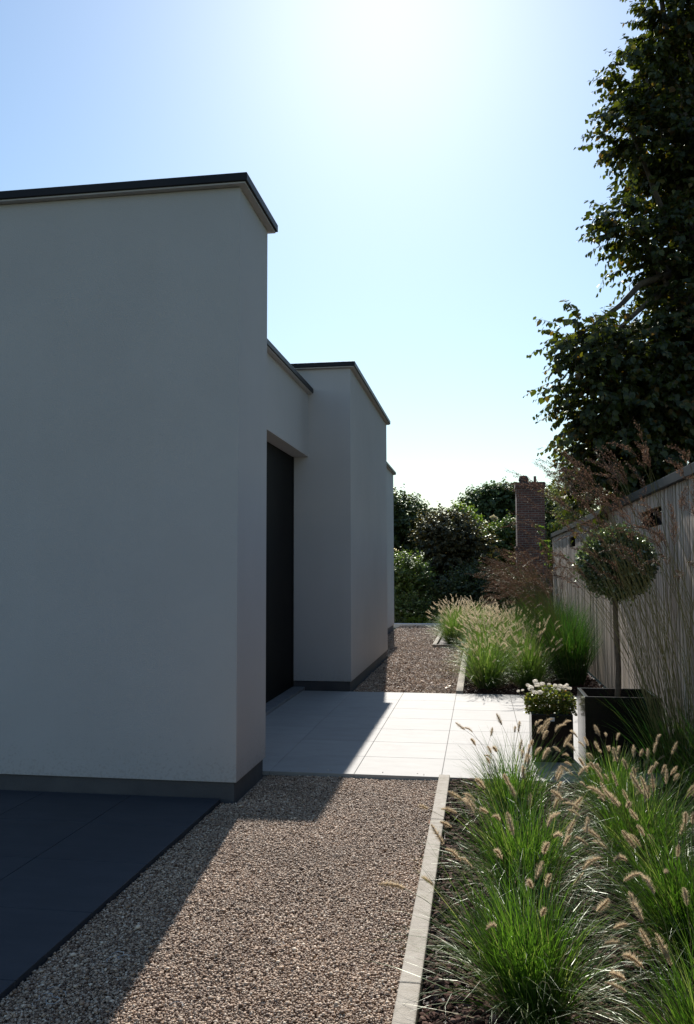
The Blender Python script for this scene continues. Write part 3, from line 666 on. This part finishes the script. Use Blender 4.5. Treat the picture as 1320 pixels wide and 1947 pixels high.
# topiary tree
tb = empty('topiary_tree', (1.052, 6.85, PH-.08)); tag(tb, 'standard tree with clipped ball crown standing in the large planter', 'tree')
cz = onY(1172, 1070, 6.85); cloc = np.array([cz[0], 6.85, cz[2]])-np.array([1.052, 6.85, PH-.08])
tt = np.linspace(0, 1, 9)[:, None]
pts = np.array([0, 0, -.02])*(1-tt)+cloc*tt+np.array([.010, .0, 0])*np.sin(tt*7)
ps = [tube(pts, np.linspace(.023, .019, 9), 9)]
for k in range(26):
    d = sph(1)[0]; d[2] = abs(d[2])*.8+rng.uniform(-.5, .3); d = unit(d)
    ps.append(limb(cloc+np.array([0, 0, -.18]), cloc+d*.24, .009, .003, .2))
V, F = merge(ps); link('trunk', np_mesh('trunk', V, F, M['trunkgrey'], True), tb)
n = 24000; d = sph(n)
lump = 1+.05*np.sin(d[:, 0]*7+1)*np.cos(d[:, 2]*6)+.04*np.sin(d[:, 1]*11+2)
rad = .268*lump*rng.uniform(.55**3, 1.0, n)**(1/3)+rng.exponential(.012, n)
P = cloc+d*rad[:, None]*np.array([1.02, 1.02, .98])
V, F = leaves(P, d+rng.normal(0, .6, (n, 3)), d+rng.normal(0, .7, (n, 3)), rng.uniform(.016, .030, n), NARROW*np.array([1.3, 1, 1]))
link('crown', np_mesh('crown', V, F, M['leaftop']), tb)
# rose bush
rb = empty('rose_bush', (SX, SY, SH-.05)); tag(rb, 'low white rose bush in bloom in the small planter', 'rose bush')
RO = np.array([SX, SY, SH-.05])
ps = []
heads = []
for px, py, Y, s in [(1010, 1310, 6.95, 1.1), (1022, 1304, 7.0, 1.15), (1031, 1302, 7.08, 1.0), (1016, 1318, 6.88, 1.0), (1027, 1318, 6.9, .95), (1004, 1304, 7.05, .8), (1044, 1303, 7.1, .7), (1056, 1306, 7.05, .9), (1066, 1307, 7.0, 1.05), (1074, 1309, 7.02, .95), (1083, 1310, 7.03, .8), (1062, 1313, 6.95, .85), (986, 1315, 6.95, .6), (994, 1313, 7.0, .55), (1018, 1297, 7.1, .9), (1038, 1310, 7.0, .6), (1050, 1318, 6.9, .45), (1078, 1304, 7.1, .7)]:
    heads.append((onY(px, py, Y)-RO, s))
for h, s in heads:
    ps.append(limb((h[0]*.25, h[1]*.25, 0), h, .0035, .002, .3))
for k in range(26):
    a = rng.uniform(0, 6.283); r = rng.uniform(.08, .19)
    ps.append(limb((r*.25*np.cos(a), r*.25*np.sin(a), 0), (r*np.cos(a), r*np.sin(a)*.9, rng.uniform(.06, .17)), .003, .0015, .3))
V, F = merge(ps); link('stems', np_mesh('stems', V, F, M['stalk'], True), rb)
n = 2700; a = rng.uniform(0, 6.283, n); r = np.sqrt(rng.uniform(0, 1, n))*.195
P = np.stack([r*np.cos(a), r*np.sin(a)*.9, .02+rng.uniform(0, 1, n)**.7*(.235-1.6*r**1.7)], -1)
V, F = leaves(P, np.stack([np.cos(a), np.sin(a), rng.uniform(-.4, .8, n)], -1)+rng.normal(0, .5, (n, 3)), np.array([0, 0, 1.0])+rng.normal(0, .55, (n, 3)), rng.uniform(.014, .028, n))
link('foliage', np_mesh('foliage', V, F, M['leafrose']), rb)
def rose():
    parts = []
    for el, k, rad, wd, ht in [(-.15, 7, .024, .62, .75), (.25, 7, .0235, .60, .70), (.62, 6, .021, .55, .62), (1.0, 5, .017, .6, .55), (1.3, 3, .012, .9, .5)]:
        for q in range(k):
            a0 = 6.283*q/k+el*2.1+rng.uniform(-.2, .2); g = []
            fl = rng.uniform(.10, .30)
            for u in np.linspace(-.5, .5, 4):
                for v in np.linspace(-1, 1, 5):
                    e = el+u*ht; a = a0+v*wd*(1-.35*(u+.5)**2)/max(.35, math.cos(min(e, 1.2)))*.62
                    r = rad*(1+fl*max(0, u)-.10*v*v*.6)
                    g.append((r*math.cos(e)*math.cos(a), r*math.cos(e)*math.sin(a), r*.95*math.sin(e)+.006))
            f = [(i*5+j, i*5+j+1, i*5+j+6, i*5+j+5) for i in range(3) for j in range(4)]
            parts.append((np.array(g), [np.array(f)]))
    return merge(parts)
rms = [np_mesh('flower', *rose(), M['petal'], True) for _ in range(3)]
for i, (h, s) in enumerate(heads):
    o = link('flower', rms[i % 3], rb, h); o.scale = (s*.95,)*3
    o.rotation_euler = (rng.uniform(-.55, .15), rng.uniform(-.4, .4), rng.uniform(0, 6.28))

# ------------------------------------------------------------------ grasses
def blades(n, L, r0, th0, bend, w, seg=6, az=None, lean=(0, 0), pw=1.6, zbase=0.0):
    """n curved ribbons from a tuft: L, th0, bend are (lo,hi)"""
    a = rng.uniform(0, 6.283, n) if az is None else az
    rr = r0*np.sqrt(rng.uniform(0, 1, n)); a2 = a+rng.normal(0, .5, n)
    ln = rng.uniform(L[0], L[1], n)
    t0 = th0[0]+(th0[1]-th0[0])*rng.uniform(0, 1, n)**1.2; bd = rng.uniform(bend[0], bend[1], n)
    t = np.linspace(0, 1, seg+1)
    th = t0[:, None]+bd[:, None]*t[None]**pw
    st = ln[:, None]/seg
    dh = np.sin(th)*st; dz = np.cos(th)*st
    hh = np.concatenate([np.zeros((n, 1)), np.cumsum((dh[:, :-1]+dh[:, 1:])/2, 1)], 1)
    zz = np.concatenate([np.zeros((n, 1)), np.cumsum((dz[:, :-1]+dz[:, 1:])/2, 1)], 1)
    dev = rng.normal(0, .28, n)[:, None]*t[None]**1.5      # blades drift sideways as they grow
    ax_ = np.cos(a[:, None]+dev); ay_ = np.sin(a[:, None]+dev)
    wob = rng.normal(0, .035, n)[:, None]*ln[:, None]*np.sin(t[None]*np.pi*1.3)
    C = np.stack([(rr*np.cos(a2))[:, None]+hh*ax_-wob*ay_+lean[0]*zz, (rr*np.sin(a2))[:, None]+hh*ay_+wob*ax_+lean[1]*zz, np.maximum(zz+zbase, .002)], -1)
    tw = a+np.pi/2+rng.normal(0, .5, n)
    sd = np.stack([np.cos(tw), np.sin(tw), rng.normal(0, .25, n)], -1)
    wd = w*rng.uniform(.7, 1.2, n)[:, None]*(np.minimum(1, (1-t)*1.6+.06))[None]*.5
    return C, sd, wd, th, a
def ribbon_mesh(C, sd, wd):
    n, m = wd.shape
    V = np.stack([C-sd[:, None, :]*wd[..., None], C+sd[:, None, :]*wd[..., None]], 2).reshape(-1, 3)
    i = (np.arange(n)*m*2)[:, None]; s = (np.arange(m-1)*2)[None, :]
    F = np.stack([i+s, i+s+1, i+s+3, i+s+2], -1).reshape(-1, 4)
    return V, [F]

def plume_mesh(name, ln=.10, rad=.015, n=330, curve=0.0, mat='plume'):
    t = rng.uniform(0, 1, n)
    prof = np.sin(np.pi*np.clip(.12+.85*t, 0, 1))**.7
    a = rng.uniform(0, 6.283, n)
    def axis(tt):
        return np.stack([ln*curve*tt**2, np.zeros_like(tt), ln*(tt-.35*abs(curve)*tt**2)], -1)
    C = axis(t)
    d = np.stack([np.cos(a), np.sin(a), rng.uniform(.5, 1.1, n)], -1); d = unit(d)
    br = rad*prof*rng.uniform(.7, 1.9, n)
    sd = unit(np.cross(d, sph(n)))
    tip = C+d*br[:, None]*1.25
    b0 = C+d*.001
    w = .0008
    V = np.stack([b0-sd*w, b0+sd*w, tip], 1).reshape(-1, 3)
    F = np.arange(n*3).reshape(-1, 3)
    q = np.linspace(0, 1, 7)
    core = tube(axis(q), rad*.20*np.sin(np.pi*np.clip(.14+.8*q, 0, 1))**.7+.0005, 6)
    V2, F2 = merge([(V, [F]), core])
    return np_mesh(name, V2, F2, M[mat])
PLUMES = [plume_mesh('flower_head', rng.uniform(.080, .12), rng.uniform(.012, .016), 520, c) for c in (0, .08, .2, .55, .14, .35)]
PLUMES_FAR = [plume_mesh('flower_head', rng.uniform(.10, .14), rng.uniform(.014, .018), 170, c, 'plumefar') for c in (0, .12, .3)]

def fountain_grass(loc, size, nb, npl, label, far=False, lean=(0, 0), seed=0):
    root = empty('fountain_grass', loc); root['kind'] = 'thing'
    tag(root, label, 'ornamental grass', 'fountain grasses in the two beds')
    s = size
    C1 = blades(int(nb*.75), (.42*s, .74*s), .09*s, (.03, .50), (.15, .95), .0044 if not far else .006, 6, lean=lean)
    C2 = blades(int(nb*.62), (.42*s, .72*s), .10*s, (.25, .95), (.6, 1.5), .0040 if not far else .0055, 7, lean=lean)
    V, F = merge([ribbon_mesh(*C1[:3]), ribbon_mesh(*C2[:3])])
    C3 = blades(int(nb*.14), (.25*s, .62*s), .12*s, (.3, 1.2), (.3, 1.5), .0038, 6, lean=lean)
    Vs, Fs = ribbon_mesh(*C3[:3]); link('dry_blades', np_mesh('dry_blades', Vs, Fs, M['straw']), root)
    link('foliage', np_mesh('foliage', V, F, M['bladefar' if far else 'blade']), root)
    C, sd, wd, th, a = blades(npl, ((.40 if far else .48)*s, .80*s), .07*s, (.04, .55), (.15, .65), .0022, 6, lean=lean, pw=1.8)
    for k in range(npl):
        V, F = tube(C[k], np.linspace(.0014, .0009, 7), 4, cap=False)
        st = link('flower_stalk', np_mesh('flower_stalk', V, F, M['stalk']), root)
        d = Vector(C[k][-1]-C[k][-2]).normalized()
        fh = link('flower_head', (PLUMES_FAR if far else PLUMES)[rng.integers(3 if far else 6)], st)
        # plume bends the way the stalk leans
        xd = Vector((math.cos(a[k]), math.sin(a[k]), 0)); xd = (xd-d*xd.dot(d)).normalized(); yd = d.cross(xd)
        m = Matrix((xd, yd, d)).transposed().to_4x4(); m.translation = Vector(C[k][-1]-np.array(d)*.01)
        fh.matrix_local = m
        sc = rng.uniform(.55, .85)*(1 if not far else 1.2); fh.scale = (sc, sc, sc)
    return root
near_fg = [
 (.20, 5.15, .84, 560, 26, 'fountain grass by the near kerb whose plumes stand against the terrace'),
 (.20, 4.02, .84, 760, 24, 'fountain grass in the middle of the row along the near kerb'),
 (.17, 3.0, .84, 760, 24, 'fountain grass by the near kerb, closest to the camera'),
 (.80, 5.38, .70, 700, 26, 'fountain grass directly in front of the large black planter'),
 (.76, 4.42, .86, 800, 34, 'fountain grass in the middle of the right row of the near bed'),
 (.82, 3.5, .88, 800, 36, 'fountain grass with many plumes at the right edge of the picture'),
 (.66, 2.6, .8, 700, 24, 'fountain grass at the bottom right corner, nearest the camera'),
 (1.32, 5.0, .8, 600, 5, 'shaded fountain grass under the moor grass stems by the fence'),
]
for x, y, s, nb, npl, lb in near_fg:
    fountain_grass((x, y, -.02), s, nb, npl, lb, lean=(rng.normal(0, .09), rng.normal(0, .08)))
k = 0
rows = [(.10, [10.95, 11.85, 12.8, 13.8, 14.9, 16.1, 17.4, 18.8], 'in the left row of the far bed'), (.62, [11.1, 12.1, 13.15, 14.3, 15.5, 16.8, 18.2], 'in the right row of the far bed'), (-.52, [17.3, 18.1, 19.0, 20.0, 21.2], 'in the far bed beside the kerb corner'), (-.05, [20.2, 21.6], 'behind the left row of the far bed')]
ordn = ['first', 'second', 'third', 'fourth', 'fifth', 'sixth', 'seventh', 'eighth']
for x, yl, where in rows:
    for i, y in enumerate(yl):
        fountain_grass((x+rng.uniform(-.06, .06), y, -.02), 1.08+rng.uniform(-.05, .08), 560, 42, 'plumed fountain grass, %s from the terrace %s' % (ordn[i], where), True)
# shadowed green clump filling in by the fence
def panicle_mesh(name, ln=.26, n=46, curve=.5):
    parts = []
    q = np.linspace(0, 1, 8)
    def axis(tt):
        tt = np.asarray(tt, float); return np.stack([ln*curve*tt**2, 0*tt, ln*(tt-.4*curve*tt**2)], -1)
    parts.append(tube(axis(q), np.linspace(.0012, .0005, 8), 4, cap=False))
    P, D, S = [], [], []
    for i in range(n):
        t = rng.uniform(.02, .98); c = axis(np.array([t]))[0]; ax = unit(axis(np.array([t+.02]))[0]-c)
        a = rng.uniform(0, 6.283); d = unit(ax*1.0+np.array([np.cos(a), np.sin(a), .1])*.42)
        bl_ = (.055*(1-.65*t)+.008)*rng.uniform(.6, 1.2)
        e = c+d*bl_+np.array([.15*bl_, 0, -.05*bl_])
        parts.append(tube([c, e], [.0006, .0004], 3, cap=False))
        for s in np.linspace(.25, 1, max(2, int(bl_/.011))):
            P.append(c+(e-c)*s); D.append(d+rng.normal(0, .35, 3)); S.append(rng.uniform(.006, .011))
    P, D, S = np.array(P), np.array(D), np.array(S)
    parts.append(leaves(P, D, sph(len(P)), S, NARROW))
    V, F = merge(parts); return np_mesh(name, V, F, M['panicle'])
PAN = [panicle_mesh('flower_head', rng.uniform(.24, .34), 44, c) for c in (.2, .5, .8, .35)]
def moor_grass(loc, hgt, ns, nb, label, lean=(0, 0), spread=.42, seg=8, curve=(.1, .8), azim=None, fol=1.0):
    root = empty('moor_grass', loc); root['kind'] = 'thing'; tag(root, label, 'ornamental grass', 'tall moor grasses along the fence')
    C1 = blades(nb, (.45*fol, .95*fol), .14, (.03, .45), (.2, 1.0), .0065, 6, lean=lean)
    V, F = ribbon_mesh(*C1[:3]); link('foliage', np_mesh('foliage', V, F, M['bladedark']), root)
    az = None if azim is None else azim[0]+azim[1]*rng.normal(size=ns)
    C, sd, wd, th, a = blades(ns, (.72*hgt, 1.05*hgt), .13, (.02, spread), curve, .002, seg, lean=lean, pw=2.0, az=az)
    for k in range(ns):
        V, F = tube(C[k], np.linspace(.0020, .0010, seg+1), 4, cap=False)
        st = link('flower_stalk', np_mesh('flower_stalk', V, F, M['stalk']), root)
        d = Vector(C[k][-1]-C[k][-2]).normalized()
        xd = Vector((math.cos(a[k]), math.sin(a[k]), -.2)); xd = (xd-d*xd.dot(d)).normalized(); yd = d.cross(xd)
        m = Matrix((xd, yd, d)).transposed().to_4x4(); m.translation = Vector(C[k][-1]-np.array(d)*.02)
        fh = link('flower_head', PAN[rng.integers(4)], st); fh.matrix_local = m
    return root
moor_grass((1.34, 5.75, -.02), 2.15, 95, 480, 'tall moor grass rising in front of the fence right of the planter', lean=(-.05, -.01), spread=.26, curve=(.1, .8), azim=(3.5, 1.2))
moor_grass((1.42, 4.75, -.02), 2.2, 55, 480, 'tall moor grass at the right edge of the picture', lean=(-.05, .02), spread=.22, curve=(.1, .7))
for i, (x, y) in enumerate([(1.2, 11.5), (1.22, 12.6), (1.2, 13.8), (1.18, 15.2), (1.15, 16.8)]):
    moor_grass((x, y, -.02), 1.72, 70, 900, 'tall moor grass along the fence beyond the terrace, %s from the planter' % ordn[i], lean=(-.06, 0), spread=.34, curve=(.2, 1.1), azim=(math.pi, 1.0), fol=1.35)

# ------------------------------------------------------------------ fallen leaves
for px, py, z, lb in [(818, 1569, .0, 'red fallen leaf on the near gravel against the kerb'), (852, 1305, -.005, 'red fallen leaf at the foot of the far kerb'), (846, 1308, -.005, 'brown fallen leaf on far gravel beside the terrace edge')]:
    p = gnd(px, py, z)
    V, F = leaves(np.array([[0, 0, .004]]), np.array([[.5, .8, .2]]), np.array([[.2, 0, 1.0]]), np.array([.055]))
    o = link('fallen_leaf', np_mesh('fallen_leaf', V, F, M['redleaf'])); o.location = p; tag(o, lb, 'leaf')
